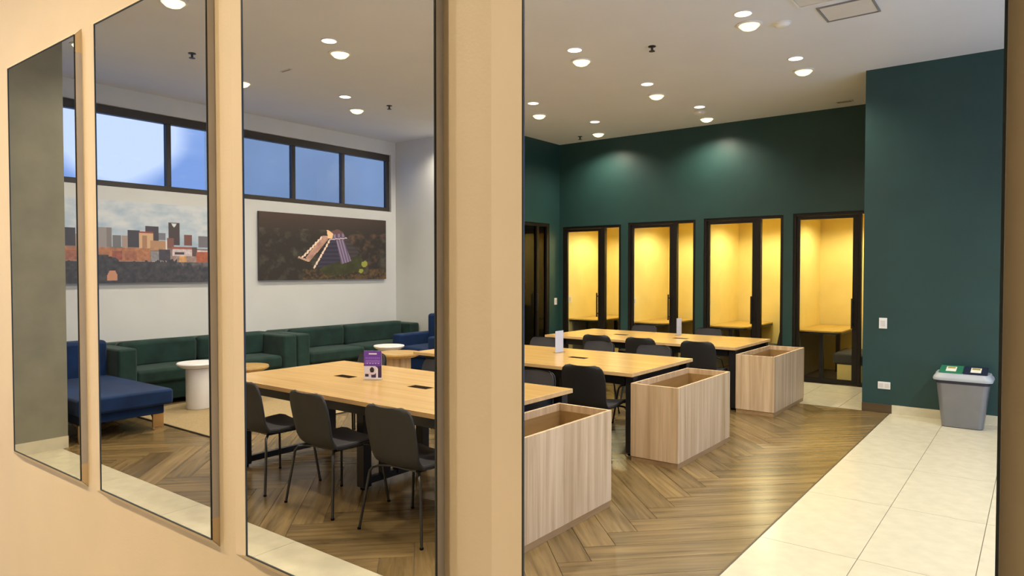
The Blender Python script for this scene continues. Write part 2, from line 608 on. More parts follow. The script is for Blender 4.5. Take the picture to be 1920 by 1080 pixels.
# walls outside the picture that close the hall; the street side is glazed
mb = MB()
mb.box(X_RIGHT, X_RIGHT + .15, Y_BACK, 1.2, 0.3, 3.4)
mb.box(X_RIGHT, X_RIGHT + .15, 8.6, Y_BOOTH, 0, H_CEIL)
mb.box(X_RIGHT, X_RIGHT + .15, Y_BACK, 8.6, 3.4, H_CEIL)
mb.box(X_RIGHT, X_RIGHT + .15, Y_BACK, 8.6, 0, 0.3)
struct(mb.build('wall_right', 'white_wall'))
mb = MB()
mb.box(-10.2, X_RIGHT, Y_BACK - .15, Y_BACK, 0, 0.3)
mb.box(-10.2, X_RIGHT, Y_BACK - .15, Y_BACK, 3.5, H_CEIL)
mb.box(-10.2, -9.6, Y_BACK - .15, Y_BACK, .3, 3.5)
mb.box(-6.12, X_RIGHT, Y_BACK - .15, Y_BACK, .3, 3.5)
struct(mb.build('wall_rear', 'white_wall'))
struct(box('wall_rear_left', 'white_wall', -10.2, -10.05, Y_BACK, 1.03, 0, H_CEIL))

# ------------------------------------------------------------------ cream wall; mirrors left open, the hall they reflect built behind
PZ0, PZ1 = 0.897, 2.486
PANELS = [(-3.396, -2.717), (-2.553, -1.828), (-1.655, -0.961), (-0.745, -0.034)]
SPL, SPZ, GAP, TH = 3.6, 1.0, 0.025, 0.010
mb = MB()
yb = Y_WALL + TH
edges = [-10.2]
for a, b in PANELS:
    edges += [a, b]
edges.append(X_RIGHT)
# full-height strips between openings, with splayed left jambs
for i in range(0, len(edges), 2):
    x0 = edges[i]
    x1 = edges[i + 1]
    last = i + 1 == len(edges) - 1
    f1 = x1 if last else x1 - SPL * GAP
    b1 = x1 if last else x1 - SPL * (GAP + TH)
    mb.hexa([(x0, Y_WALL, 0), (f1, Y_WALL, 0), (f1, Y_WALL, H_CEIL), (x0, Y_WALL, H_CEIL)],
            [(x0, yb, 0), (b1, yb, 0), (b1, yb, H_CEIL), (x0, yb, H_CEIL)])
for a, b in PANELS:
    f, k = a - SPL * GAP, a - SPL * (GAP + TH)
    mb.hexa([(f, Y_WALL, 0), (b, Y_WALL, 0), (b, Y_WALL, PZ0 - SPZ * GAP), (f, Y_WALL, PZ0 - SPZ * GAP)],
            [(k, yb, 0), (b, yb, 0), (b, yb, PZ0 - SPZ * (GAP + TH)), (k, yb, PZ0 - SPZ * (GAP + TH))])
    mb.hexa([(f, Y_WALL, PZ1 + SPZ * GAP), (b, Y_WALL, PZ1 + SPZ * GAP), (b, Y_WALL, H_CEIL), (f, Y_WALL, H_CEIL)],
            [(k, yb, PZ1 + SPZ * (GAP + TH)), (b, yb, PZ1 + SPZ * (GAP + TH)), (b, yb, H_CEIL), (k, yb, H_CEIL)])
struct(mb.build('wall_front', 'cream'))

PLAB = ['tall thin-edged panel frame showing the olive concrete pillar',
        'tall thin-edged panel frame showing the blue chaise and skyline print',
        'tall thin-edged panel frame showing the purple table sign and pyramid print',
        'tall thin-edged panel frame showing the waste bin and glazed booths']
for (a, b), lab in zip(PANELS, PLAB):
    t = thing('wall_panel', lab, 'panel frame', (a, 1.0, PZ0), 0, 'tall slim-edged panels standing off the cream wall')
    W, H, e = b - a, PZ1 - PZ0, 0.0032
    for nm, q in (('edge', (0, e, 0, H)), ('edge', (W - e, W, 0, H)), ('edge', (e, W - e, 0, e)), ('edge', (e, W - e, H - e, H))):
        box(nm, 'edge', q[0], q[1], 0, 0.004, q[2], q[3], t)
    s, z = SPL * GAP, SPZ * GAP
    y0 = 0.004
    s0, zz0 = SPL * y0, SPZ * y0
    d = 0.0015
    def slab(p, n):
        q = [Vector(v) for v in p]
        return MB().hexa(q, [v + Vector(n) * d for v in q])
    slab([(0, y0, -0), (-s, GAP, -z), (-s, GAP, H + z), (0, y0, H)], (-1, 0, 0)).build('reveal', 'cream_trim', t)
    slab([(0, y0, 0), (W, y0, 0), (W, GAP, -z), (-s, GAP, -z)], (0, 0, -1)).build('reveal', 'cream_trim', t)
    slab([(0, y0, H), (W, y0, H), (W, GAP, H + z), (-s, GAP, H + z)], (0, 0, 1)).build('reveal', 'cream_trim', t)
    slab([(W, y0 - .002, 0), (W, GAP + .004, -z - .006), (W, GAP + .004, .06), (W, y0 - .002, .06)], (-1, 0, 0)).build('reveal', 'cream_trim', t)
    slab([(W, y0 - .002, H - .06), (W, GAP + .004, H - .06), (W, GAP + .004, H + z + .006), (W, y0 - .002, H)], (-1, 0, 0)).build('reveal', 'cream_trim', t)
    box('backing_strip', 'batten', W - .003, W, y0, GAP, 0.06, H - 0.06, t)

# ------------------------------------------------------------------ high window band
def bar(parent, y0, y1, z0, z1, x0=-9.52, x1=-9.44, name='frame'):
    return box(name, 'win_frame', x0, x1, y0, y1, z0, z1, parent, bevel=0.004, seg=1)


win = struct(empty('window_1', (0, 0, 0)), 'high ribbon window with dark bronze frame above the prints', 'window')
bar(win, WIN_Y0, WIN_Y1, WIN_Z0, WIN_Z0 + .075)
bar(win, WIN_Y0, WIN_Y1, WIN_Z1 - .11, WIN_Z1)
MU = [WIN_Y0 + .03, 2.64, 3.62, 4.62, 5.60, 6.60, 7.58, WIN_Y1 - .04]
for y in MU:
    bar(win, y - .032, y + .032, WIN_Z0 + .075, WIN_Z1 - .11, name='mullion')
for a, b in zip(MU[:-1], MU[1:]):
    box('pane', 'film_glass', -9.484, -9.478, a + .032, b - .032, WIN_Z0 + .075, WIN_Z1 - .11, win)
struct(box('exterior_wall', 'ext_wall', -15.2, -14.4, 8.25, 17.0, 0, 8.0))

# street glazing outside the picture
w2 = struct(empty('window_2', (0, 0, 0)), 'wide street glazing in bronze frame along tiled corridor', 'window')
for y in (1.2, 3.05, 4.9, 6.75, 8.55):
    box('mullion', 'win_frame', X_RIGHT + .03, X_RIGHT + .10, y, y + .05, .3, 3.4, w2)
for y in (1.25, 3.10, 4.95, 6.80):
    box('pane', 'win_glass', X_RIGHT + .06, X_RIGHT + .066, y, y + 1.8, .3, 3.4, w2)

w3 = struct(empty('window_3', (0, 0, 0)), 'wide street glazing in bronze frame opposite the cream wall', 'window')
for k in range(3):
    box('mullion', 'win_frame', -9.6 + k * 1.74, -9.55 + k * 1.74, Y_BACK - .10, Y_BACK - .03, .3, 3.5, w3)
for k in range(2):
    box('pane', 'win_glass', -9.55 + k * 1.74, -7.86 + k * 1.74, Y_BACK - .07, Y_BACK - .064, .3, 3.5, w3)

# ------------------------------------------------------------------ glazed door in the teal return wall
d5 = struct(empty('door_5', (X_SIDE, DY0, 0)), 'dark bronze glazed door in teal return wall', 'door')
L = DY1 - DY0
for y0, y1, z0, z1 in ((0, .06, 0, DZ), (L - .07, L, 0, DZ), (.06, L - .07, DZ - .06, DZ), (.54, .60, 0, DZ - .06), (.06, .54, 0, .09), (.60, L - .07, 0, .09)):
    box('frame', 'brown_frame', -.08, -.01, y0, y1, z0, z1, d5)
for y0, y1 in ((.06, .54), (.60, L - .07)):
    box('pane', 'door_glass', -.05, -.044, y0, y1, .09, DZ - .06, d5)
box('handle', 'black', -.01, .03, .50, .52, .95, 1.25, d5, bevel=.004)
# the dim room behind it
mb = MB()
mb.box(-9.3, -9.2, 8.87, 12.4, 0, 2.7).box(-9.2, X_SIDE - .1, 12.3, 12.4, 0, 2.7).box(-9.2, X_SIDE - .1, 8.87, 12.3, 2.6, 2.7)
mb.box(X_SIDE - .1, X_SIDE - .06, Y_BOOTH + .1, 12.3, 0, 2.7)
struct(mb.build('wall_dim_room', 'white_wall'))
ledge = thing('wall_shelf', 'pale wall shelf seen dimly behind the dark glazed door', 'shelf', (-9.2, 10.6, 0))
for z in (1.0, 1.2, 1.4):
    box('board', 'plastic_white', 0, .25, 0, 1.6, z, z + .03, ledge)
box('back_panel', 'key_grey', 0, .02, 0, 1.6, .95, 1.45, ledge)

# ------------------------------------------------------------------ glazed booths
def lamp_spot(parent, name, loc, watts, col, size, blend, rad):
    l = bpy.data.lights.new(name, 'SPOT')
    l.energy = watts
    l.color = col
    l.spot_size = R(size)
    l.spot_blend = blend
    l.shadow_soft_size = rad
    o = bpy.data.objects.new(name, l)
    COL.objects.link(o)
    o.parent = parent
    o.location = loc
    return o


MULL = [(-6.31, -6.17), (-4.93, -4.80), (-3.55, -3.42), (-2.12, -2.01)]
ORD = ['beside the teal return wall', 'second from the teal return wall', 'third from the teal return wall', 'beside the waste bin wall']
Y_IN = 12.40
for k, ((a, b, h), (m0, m1)) in enumerate(zip(BOOTHS, MULL)):
    # shell of the booth
    mb = MB()
    mb.box(a - .06, a - .005, Y_BOOTH + .1, Y_IN + .05, 0, 2.62)
    mb.box(b + .005, b + .06, Y_BOOTH + .1, Y_IN + .05, 0, 2.62)
    mb.box(a - .005, b + .005, Y_IN, Y_IN + .05, 0, 2.62)
    mb.box(a - .005, b + .005, Y_BOOTH + .1, Y_IN, 2.56, 2.62)
    struct(mb.build('wall_booth_%d' % (k + 1), 'booth'))
    struct(box('floor_booth_%d' % (k + 1), 'skirt_wood', a - .005, b + .005, Y_BOOTH, Y_IN, -.006, 0.0))
    dr = struct(empty('door_%d' % (k + 1), (0, Y_BOOTH, 0)), 'glazed booth door with side light, ' + ORD[k], 'door')
    fr = .045
    # fixed frame
    for x0, x1, z0, z1 in ((a, a + fr, 0, h), (b - fr, b, 0, h), (a + fr, b - fr, h - fr, h), (m0 + .07, m1, 0, h - fr), (m1, b - fr, 0, .05)):
        box('frame', 'brown_frame', x0, x1, .01, .09, z0, z1, dr, bevel=.003, seg=1)
    # moving leaf
    lf = MB()
    x0, x1 = a + fr + .004, m0 + .066
    lf.box(x0, x0 + .04, .025, .07, .01, h - fr - .004).box(x1 - .07, x1, .025, .07, .01, h - fr - .004)
    lf.box(x0 + .04, x1 - .07, .025, .07, h - fr - .05, h - fr - .004).box(x0 + .04, x1 - .07, .025, .07, .01, .075)
    leaf = lf.build('leaf', 'brown_frame', dr)
    box('pane', 'glass', x0 + .04, x1 - .07, .044, .05, .075, h - fr - .05, leaf)
    hd = MB().box(x1 - .075, x1 - .055, -.035, -.02, .83, 1.26).box(x1 - .075, x1 - .055, -.02, .025, .88, .90).box(x1 - .075, x1 - .055, -.02, .025, 1.19, 1.21)
    hd.build('handle', 'black', leaf)
    box('pane', 'glass', m1, b - fr, .044, .05, .05, h - fr, dr)
    # desk
    dk = thing('booth_desk', 'oak desk with black edge inside glazed booth ' + ORD[k], 'desk', (a, 10.97, 0), 0, 'desks inside the glazed booths')
    r = .1
    pl = [(0, 0), (.62 - r, 0)] + [(.62 - r + r * math.sin(t * PI / 16), r - r * math.cos(t * PI / 16)) for t in range(1, 8)] + [(.62, r), (.62, 1.4), (0, 1.4)]
    MB().prism(pl, .735, .755).build('desk_top', 'booth_desk', dk)
    MB().prism([(x, y + (.004 if y < .01 else 0)) for x, y in pl], .705, .735).build('desk_edge', 'black', dk)
    box('leg', 'black', .30, .36, .12, .18, 0, .705, dk)
    box('leg', 'black', .30, .36, 1.2, 1.26, 0, .705, dk)
    box('modesty_panel', 'grey_in', .02, .04, .1, 1.38, .02, .705, dk)  # darker sheet along the wall below the desk top
    # bench
    bn = thing('booth_bench', 'dark upholstered bench on yellow base inside glazed booth ' + ORD[k], 'bench', (b - .72, 10.92, 0), 0, 'benches inside the glazed booths')
    box('base', 'bench_base', .04, .68, .02, .75, 0, .28, bn)
    box('seat_cushion', 'bench', -.02, .70, 0, .8, .28, .45, bn, bevel=.04, seg=3)
    MB().hexa([(.54, .1, .45), (.66, .1, .45), (.70, .1, .93), (.64, .1, .95)], [(.54, .75, .45), (.66, .75, .45), (.70, .75, .93), (.64, .75, .95)]).build('backrest', 'bench', bn, bevel=.03, seg=3)
    # lamp
    lp = thing('booth_downlight', 'round recessed lamp in the ceiling of glazed booth ' + ORD[k], 'ceiling light', (a + .75, 11.5, 2.56), 0, 'lamps inside the glazed booths')
    MB().lathe([(.075, -.006), (.06, -.008), (.06, 0), (.075, 0)], 24).build('trim_ring', 'trim_white', lp, smooth=True)
    MB().lathe([(0.0, -.004), (.06, -.004), (.06, -.001), (0, -.001)], 24).build('diffuser', 'booth_on', lp)
    lamp_spot(lp, 'booth_lamp_light', (0, 0, -.02), BOOTH_W, BOOTH_COL, 165, .5, .05)
    sw = thing('booth_light_switch', 'white switch on yellow wall inside glazed booth ' + ORD[k], 'light switch', (a - .004, 11.0, 1.12), 0, 'switches inside the glazed booths')
    box('plate', 'plastic_white', 0, .010, -.05, .05, -.06, .06, sw, bevel=.003)
    box('key', 'key_grey', .010, .016, -.025, .025, -.035, .035, sw)

dl = thing('dim_room_lamp', 'small lamp on the ceiling of the dim room behind glazed door', 'ceiling light', (-8.2, 10.4, 2.6))  # no lamp known here; added to lift the unlit room behind the panes
MB().lathe([(.07, 0), (.07, -.03), (0, -.04)], 20).build('diffuser', 'booth_on', dl, smooth=True)
lamp_spot(dl, 'dim_room_light', (0, 0, -.06), 14, LAMP_COL, 160, .5, .05)

# ------------------------------------------------------------------ ceiling fittings
def downlight(x, y, label, watts=LAMP_W, col=LAMP_COL):
    t = thing('ceiling_downlight', label, 'ceiling light', (x, y, H_CEIL), 0, 'bright round downlights in the hall ceiling')
    MB().lathe([(.12, 0), (.12, -.010), (.10, -.014), (.094, -.006), (.094, 0)], 28).build('trim_ring', 'trim_white', t, smooth=True)
    MB().lathe([(0, -.058), (.035, -.055), (.066, -.043), (.088, -.022), (.092, -.004)], 28).build('diffuser', 'lamp_on', t, smooth=True)
    lamp_spot(t, 'downlight_lamp', (0, 0, -.075), watts, col, 150, .7, .07)
    return t


GX = {-7.93: 'sofa', -6.02: 'rug edge', -4.10: 'table middle', -2.23: 'planter'}
GY = {3.00: 'beside the tiled strip', 4.80: 'over the table with purple sign', 6.62: 'over the middle table', 8.52: 'over the table by the booths', 10.27: 'close to the booth wall'}
for x, nx in GX.items():
    for y, ny in GY.items():
        if y > 10 and x not in (-6.02, -4.10):
            continue
        downlight(x, y, 'bright round ceiling downlight in the %s row, %s' % (nx, ny))
for y, ny in ((3.0, 'first'), (4.8, 'second'), (6.62, 'third')):  # unseen lamps added to brighten the planter sides facing the corridor
    downlight(1.5, y, 'bright round ceiling downlight by street glazing, %s over tiled corridor' % ny, LAMP_ADDED_W, (1.0, .95, .90))
for x, y, n in ((-2.0, -.8, 'first'), (-3.4, -.75, 'second'), (-5.0, -.75, 'third')):
    downlight(x, y, 'bright round ceiling downlight facing the cream wall, ' + n, LAMP_FRONT_W, LAMP_FRONT_COL)

GHOST_DISC = [(-5.78, 4.47), (-7.45, 6.02), (-3.95, 6.24), (-2.18, 6.30), (-3.94, 7.92), (-2.17, 7.97), (-5.65, 7.85), (-5.58, 9.41), (-3.89, 9.47), (-7.45, 4.39)]  # offset ghost images of the downlights, added as glowing discs
for x, y in GHOST_DISC:
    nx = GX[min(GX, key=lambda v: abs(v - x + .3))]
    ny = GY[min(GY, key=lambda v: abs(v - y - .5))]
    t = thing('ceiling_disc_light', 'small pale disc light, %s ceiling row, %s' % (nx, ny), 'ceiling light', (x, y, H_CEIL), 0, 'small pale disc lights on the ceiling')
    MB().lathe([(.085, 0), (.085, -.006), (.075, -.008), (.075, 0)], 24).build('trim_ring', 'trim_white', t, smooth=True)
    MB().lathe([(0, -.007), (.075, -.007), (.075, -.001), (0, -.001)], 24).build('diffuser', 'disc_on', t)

for x, y, lab in ((-3.25, 6.64, 'dark sprinkler head hanging from ceiling between the planter and table rows'), (-6.40, 10.29, 'dark sprinkler head hanging from ceiling by booth wall corner'),
                  (-7.36, 6.73, 'dark sprinkler head hanging from ceiling above the sofa lounge'), (-7.29, 3.83, 'dark sprinkler head hanging from ceiling above the blue chaise')):
    t = thing('sprinkler_head', lab, 'sprinkler', (x, y, H_CEIL), 0, 'ceiling sprinkler heads')
    MB().lathe([(.04, 0), (.04, -.006), (.012, -.01), (.012, -.045), (0, -.045)], 16).build('body', 'sprinkler', t, smooth=True)
    MB().lathe([(0, -.056), (.032, -.054), (.032, -.05), (0, -.05)], 16).build('deflector', 'sprinkler', t)
    for q in (-.018, .018):
        MB().tube([(q, 0, -.04), (q, 0, -.053)], .003, 6).build('arm', 'sprinkler', t)


def detector(x, y, lab, r=.06):
    t = thing('smoke_detector', lab, 'smoke detector', (x, y, H_CEIL), 0, 'ceiling smoke detectors')
    MB().lathe([(r, 0), (r, -.012), (r * .85, -.03), (r * .55, -.042), (0, -.045)], 28).build('housing', 'plastic_white', t, smooth=True)
    MB().lathe([(r * 1.15, 0), (r * 1.15, -.008), (r, -.010), (r, 0)], 28).build('base_ring', 'trim_white', t, smooth=True)


detector(-1.97, 6.77, 'white round smoke detector on ceiling beside the service hatches', .075)
detector(-4.02, 9.78, 'white round smoke detector on ceiling near the booth wall', .085)
vt = thing('ceiling_vent', 'small tan slotted ceiling vent at the end of booth wall', 'vent', (-2.18, 10.39, H_CEIL))
box('frame', 'hatch', -.11, .11, -.06, .06, -.008, 0, vt)
for q in range(4):
    box('slat', 'hatch_gap', -.09, .09, -.045 + q * .026, -.033 + q * .026, -.011, -.008, vt)
vt = thing('ceiling_vent', 'narrow pale slot vent on ceiling above the rug', 'vent', (-7.03, 4.82, H_CEIL))
box('frame', 'hatch', -.10, .10, -.02, .02, -.006, 0, vt)
box('slat', 'hatch_gap', -.08, .08, -.008, .008, -.008, -.006, vt)
for x0, x1, y0, y1, lab in ((-1.62, -1.17, 6.57, 6.99, 'flat square ceiling service hatch with grey gap, closer to the waste bin wall'),
                            (-1.74, -1.0, 5.72, 6.46, 'large ceiling service hatch with raised white rim')):
    t = thing('ceiling_hatch', lab, 'hatch', (x0, y0, H_CEIL))
    a, b = x1 - x0, y1 - y0
    box('panel', 'hatch', .02, a - .02, .02, b - .02, -.006, 0, t)
    for q in ((0, a, 0, .015), (0, a, b - .015, b), (0, .015, .015, b - .015), (a - .015, a, .015, b - .015)):
        box('rim', 'hatch_gap' if b < .5 else 'trim_white', q[0], q[1], q[2], q[3], -.012, 0, t)

# ------------------------------------------------------------------ tables
def table(y0, label, first=None):
    ln, wd = 2.72, 1.33
    t = thing('work_table', label, 'table', (-5.55, y0, 0), 0, 'long oak work tables')
    cbox('table_top', 'oak_top', (ln / 2, wd / 2, .718), (ln, wd, .032), t, bevel=.002, seg=1)
    cbox('edge_band', 'oak_edge', (ln / 2, -.001, .7185), (ln, .004, .031), t)
    cbox('edge_band', 'oak_edge', (ln + .001, wd / 2, .7185), (.004, wd, .031), t)
    # steel frame
    for yy in (.09, wd - .15):
        box('apron', 'black', .10, ln - .12, yy, yy + .05, .628, .712, t)
    for xx in (.22, 1.50, ln - .14):
        box('cross_beam', 'black', xx, xx + .05, .14, wd - .15, .628, .712, t)
    for xx in (.22, ln - .07):
        for yy in (.05, wd - (.13 if xx > 1 else .40)):
            box('leg', 'black', xx - .02, xx + .06, yy, yy + .08, .02, .716 if xx < 1 else .716, t, bevel=.004, seg=1)
            MB().lathe([(.03, 0), (.03, .012), (.012, .02), (.0, .02)], 14).build('foot', 'slot', t, loc=(xx + .02, yy + .04, 0))
    for yy in (.26, .88):
        box('leg', 'black', 1.475, 1.555, yy, yy + .08, .02, .628, t, bevel=.004, seg=1)
        MB().lathe([(.03, 0), (.03, .012), (.012, .02), (.0, .02)], 14).build('foot', 'slot', t, loc=(1.515, yy + .04, 0))
    for yy in (.47, .62):
        box('cable_duct', 'black', 1.485, 1.545, yy, yy + .07, .05, .628, t)
    box('foot_rail', 'black', .225, .265, .05, wd - .05, .035, .085, t)
    box('foot_rail', 'black', 1.495, 1.535, .34, .88, .035, .085, t)
    for xx in (.85, 1.75):
        g_ = box('cable_grommet', 'slot', xx - .10, xx + .10, wd / 2 - .045, wd / 2 + .045, .749, .7512, t)
        box('lid', 'slot_lid', xx - .094, xx + .094, wd / 2 - .038, wd / 2 + .030, .7512, .7524, g_)
    return t


TY = [3.12, 5.42, 8.00]
table(TY[0], 'long oak work table carrying the purple sign')
table(TY[1], 'long oak work table in the middle, between the two others')
table(TY[2], 'long oak work table standing before the glazed booths')

# ------------------------------------------------------------------ planters at the table ends
def planter(y0, ln, label):
    wd, h, tk = .44, .68, .02
    t = thing('wooden_planter', label, 'planter', (-2.80, y0, 0), 0, 'open oak planter boxes at the table ends')
    cbox('side_panel', 'oak_v', (wd - tk / 2, ln / 2, .045), (tk, ln, h - .045), t, bevel=.0015, seg=1)
    cbox('side_panel', 'oak_v', (tk / 2, ln / 2, .045), (tk, ln, h - .045), t, bevel=.0015, seg=1)
    cbox('end_panel', 'oak_v', (wd / 2, tk / 2, .045), (wd - 2 * tk, tk, h - .045), t, bevel=.0015, seg=1)
    cbox('end_panel', 'oak_v', (wd / 2, ln - tk / 2, .045), (wd - 2 * tk, tk, h - .045), t, bevel=.0015, seg=1)
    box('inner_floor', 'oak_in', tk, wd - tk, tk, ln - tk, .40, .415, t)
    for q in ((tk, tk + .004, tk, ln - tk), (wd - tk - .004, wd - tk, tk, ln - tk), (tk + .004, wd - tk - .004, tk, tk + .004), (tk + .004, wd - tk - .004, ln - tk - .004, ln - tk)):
        box('liner', 'oak_in', q[0], q[1], q[2], q[3], .415, h - .05, t)  # darker sheets added on the inner walls, starting below the rim
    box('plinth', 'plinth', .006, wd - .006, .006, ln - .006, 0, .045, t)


planter(3.02, 1.20, 'open pale oak planter box at the end of the table with purple sign')
planter(5.34, 1.20, 'open pale oak planter box at the end of the middle table')
planter(7.94, 1.24, 'open pale oak planter box at the end of the table by the booths')

# ------------------------------------------------------------------ chairs
def shell_grid(off, s0, s1, shrink=0.0):
    """rows of points of the one-piece seat shell, offset along the surface normal"""
    prof = [(.235, .425, .195), (.225, .440, .212), (.19, .449, .220), (.10, .444, .224), (0, .434, .224), (-.09, .430, .220), (-.155, .434, .212), (-.195, .456, .205), (-.218, .50, .205),
            (-.232, .56, .209), (-.246, .63, .214), (-.260, .70, .215), (-.272, .755, .208), (-.279, .79, .194), (-.283, .812, .168), (-.285, .823, .125)]
    rows = []
    n = len(prof)
    for i in range(n):
        y, z, hw = prof[i]
        a, b = prof[max(i - 1, 0)], prof[min(i + 1, n - 1)]
        ty, tz = b[0] - a[0], b[1] - a[1]
        l = math.hypot(ty, tz)
        ny, nz = tz / l, -ty / l          # points up over the seat and forward on the back
        row = []
        for k in range(9):
            q = -1 + k / 4.0
            up = .030 * abs(q) ** 2.4 if i > 6 else .016 * abs(q) ** 2.6
            row.append(((hw - shrink) * q, y + ny * (up + off), z + nz * (up + off)))
        rows.append(row)
    return rows[s0:s1]


def sheet(front, back):
    m = MB()
    nr, nc = len(front), len(front[0])
    vs = [p for r in front for p in r] + [p for r in back for p in r]
    o = nr * nc
    fs = []
    for i in range(nr - 1):
        for k in range(nc - 1):
            a = i * nc + k
            fs.append((a, a + 1, a + nc + 1, a + nc))
            fs.append((o + a, o + a + nc, o + a + nc + 1, o + a + 1))
    ring = [k for k in range(nc)] + [i * nc + nc - 1 for i in range(1, nr)] + [(nr - 1) * nc + k for k in range(nc - 2, -1, -1)] + [i * nc for i in range(nr - 2, 0, -1)]
    for i in range(len(ring)):
        a, b = ring[i - 1], ring[i]
        fs.append((a, b, o + b, o + a))
    return m.add(vs, fs)


def make_chair():
    t = thing('shell_chair', 'x', 'chair')
    sheet(shell_grid(0.0, 0, 16), shell_grid(-.011, 0, 16)).build('seat_shell', 'shell', t, smooth=True)
    sheet(shell_grid(.012, 1, 15, .014), shell_grid(.001, 1, 15, .010)).build('seat_pad', 'pad', t, smooth=True)
    for sx in (-1, 1):
        for yt, yb_, yo in ((-.12, -.245, -.19), (.13, .235, .19)):
            pts = [(sx * .10, yt * .9, .410), (sx * .17, yt + (yo - yt) * .5, .412), (sx * .205, yo, .402), (sx * .222, yo + (yb_ - yo) * .2, .375), (sx * .235, yo + (yb_ - yo) * .35, .30), (sx * .275, yb_, .006)]
            lg = MB().tube(pts, .0095, 8).build('leg', 'leg', t, smooth=True)
            MB().lathe([(.011, 0), (.012, .012), (.0, .014)], 10).build('foot_cap', 'slot', lg, loc=(sx * .276, yb_, 0))
    box('seat_bracket', 'leg', -.13, .13, -.12, .13, .402, .414, t)
    return t


proto = make_chair()
CX = [-4.75, -3.96, -3.16]
WHO = ['sofa end', 'centre', 'planter end']
TN = ['purple-sign table', 'middle table', 'booth-side table']
used = False
for ti, y0 in enumerate(TY):
    for side in (0, 1):
        for k, x in enumerate(CX):
            xx, yy, rz = x, y0 - .005, R(random.uniform(-3, 3))
            if ti == 2 and side == 0:
                xx = (-4.56, -3.93, -3.20)[k]
            if ti == 1 and side == 0 and k == 2:
                xx, rz = -3.20, R(4)
            if ti == 1 and side == 0 and k == 1:
                xx = -4.02
            if side == 1:
                yy, rz = y0 + 1.33 + .02, PI + R(random.uniform(-4, 4))
                xx = ((-5.36, -4.46, -3.34), (-4.90, -4.13, -3.40), (-4.80, -3.80, None))[ti][k]
                if xx is None:
                    continue
                yy += (-.06, .05, .02)[ti]
            lab = 'black shell chair at %s of %s, %s' % (WHO[k], TN[ti], 'its back to the cream wall' if side == 0 else 'facing the cream wall')
            o = proto if not used else copy_tree(proto)
            used = True
            o.location = (xx, yy, 0)
            o.rotation_euler = (0, 0, rz)
            o['label'] = lab
            o['group'] = 'black shell chairs around the work tables'

# ------------------------------------------------------------------ printed pictures (flat prints painted cell by cell)
def lin(c):
    return srgb(*[max(0, min(255, v)) for v in c])


def print_mesh(name, w_, h_, nx, ny, fn, parent, mat='print', flip=None):
    """upright sheet, local x to the viewer's right, z up, facing -y; fn(x, z) -> sRGB"""
    vs = [(w_ * i / nx, 0, h_ * j / ny) for j in range(ny + 1) for i in range(nx + 1)]
    fs, cols = [], []
    for j in range(ny):
        for i in range(nx):
            a = j * (nx + 1) + i
            fs.append((a, a + 1, a + nx + 2, a + nx + 1))
            c = lin(fn(w_ * (i + .5) / nx, h_ * (j + .5) / ny))
            cols += [c[0], c[1], c[2], 1.0] * 4
    me = bpy.data.meshes.new(name)
    me.from_pydata(vs, [], fs)
    at = me.color_attributes.new('ink', 'FLOAT_COLOR', 'CORNER')
    at.data.foreach_set('color', cols)
    me.materials.append(M[mat])
    o = bpy.data.objects.new(name, me)
    COL.objects.link(o)
    o.parent = parent
    return o


def mixc(a, b, t):
    t = max(0, min(1, t))
    return tuple(x + (y - x) * t for x, y in zip(a, b))


def nz2(x, y, s=1.0, o=0.0):
    return noise.fractal(Vector((x * s + o, y * s + o * 1.7, 3.1)), 0.9, 2.1, 4)


def inside(p, poly):
    x, y = p
    r = False
    for i in range(len(poly)):
        x0, y0 = poly[i - 1]
        x1, y1 = poly[i]
        if (y0 > y) != (y1 > y) and x < (x1 - x0) * (y - y0) / (y1 - y0) + x0:
            r = not r
    return r


SKYLINE = [(100, 375, 185, 570, (146, 140, 140)), (140, 375, 185, 570, (120, 116, 118)), (190, 445, 272, 570, (104, 106, 112)), (275, 448, 332, 575, (160, 140, 132)), (505, 345, 640, 500, (58, 56, 66)),
           (640, 405, 705, 480, (112, 116, 126)), (735, 298, 858, 530, (62, 54, 58)), (900, 415, 985, 530, (112, 72, 68)), (1055, 425, 1145, 540, (108, 106, 114)), (335, 390, 447, 560, (56, 56, 68)),
           (445, 400, 582, 575, (206, 168, 128)), (470, 440, 520, 575, (166, 122, 92)), (445, 400, 582, 416, (150, 66, 58)), (550, 488, 720, 580, (178, 134, 100)), (720, 455, 790, 560, (120, 78, 72)),
           (704, 478, 720, 575, (226, 220, 222)), (100, 570, 550, 695, (168, 110, 80)), (185, 600, 282, 690, (142, 78, 70)), (300, 600, 420, 690, (150, 92, 76)), (770, 540, 1005, 582, (152, 84, 70)),
           (560, 598, 640, 692, (134, 134, 142)), (640, 575, 755, 690, (56, 56, 70)), (775, 570, 985, 645, (204, 190, 194)), (800, 600, 900, 620, (60, 56, 66)), (760, 640, 1030, 710, (150, 128, 122)),
           (850, 640, 925, 708, (208, 152, 98)), (990, 545, 1040, 640, (84, 66, 68)), (1030, 590, 1145, 715, (168, 84, 58)), (1040, 575, 1145, 592, (214, 206, 206)), (570, 692, 780, 712, (170, 164, 168))]


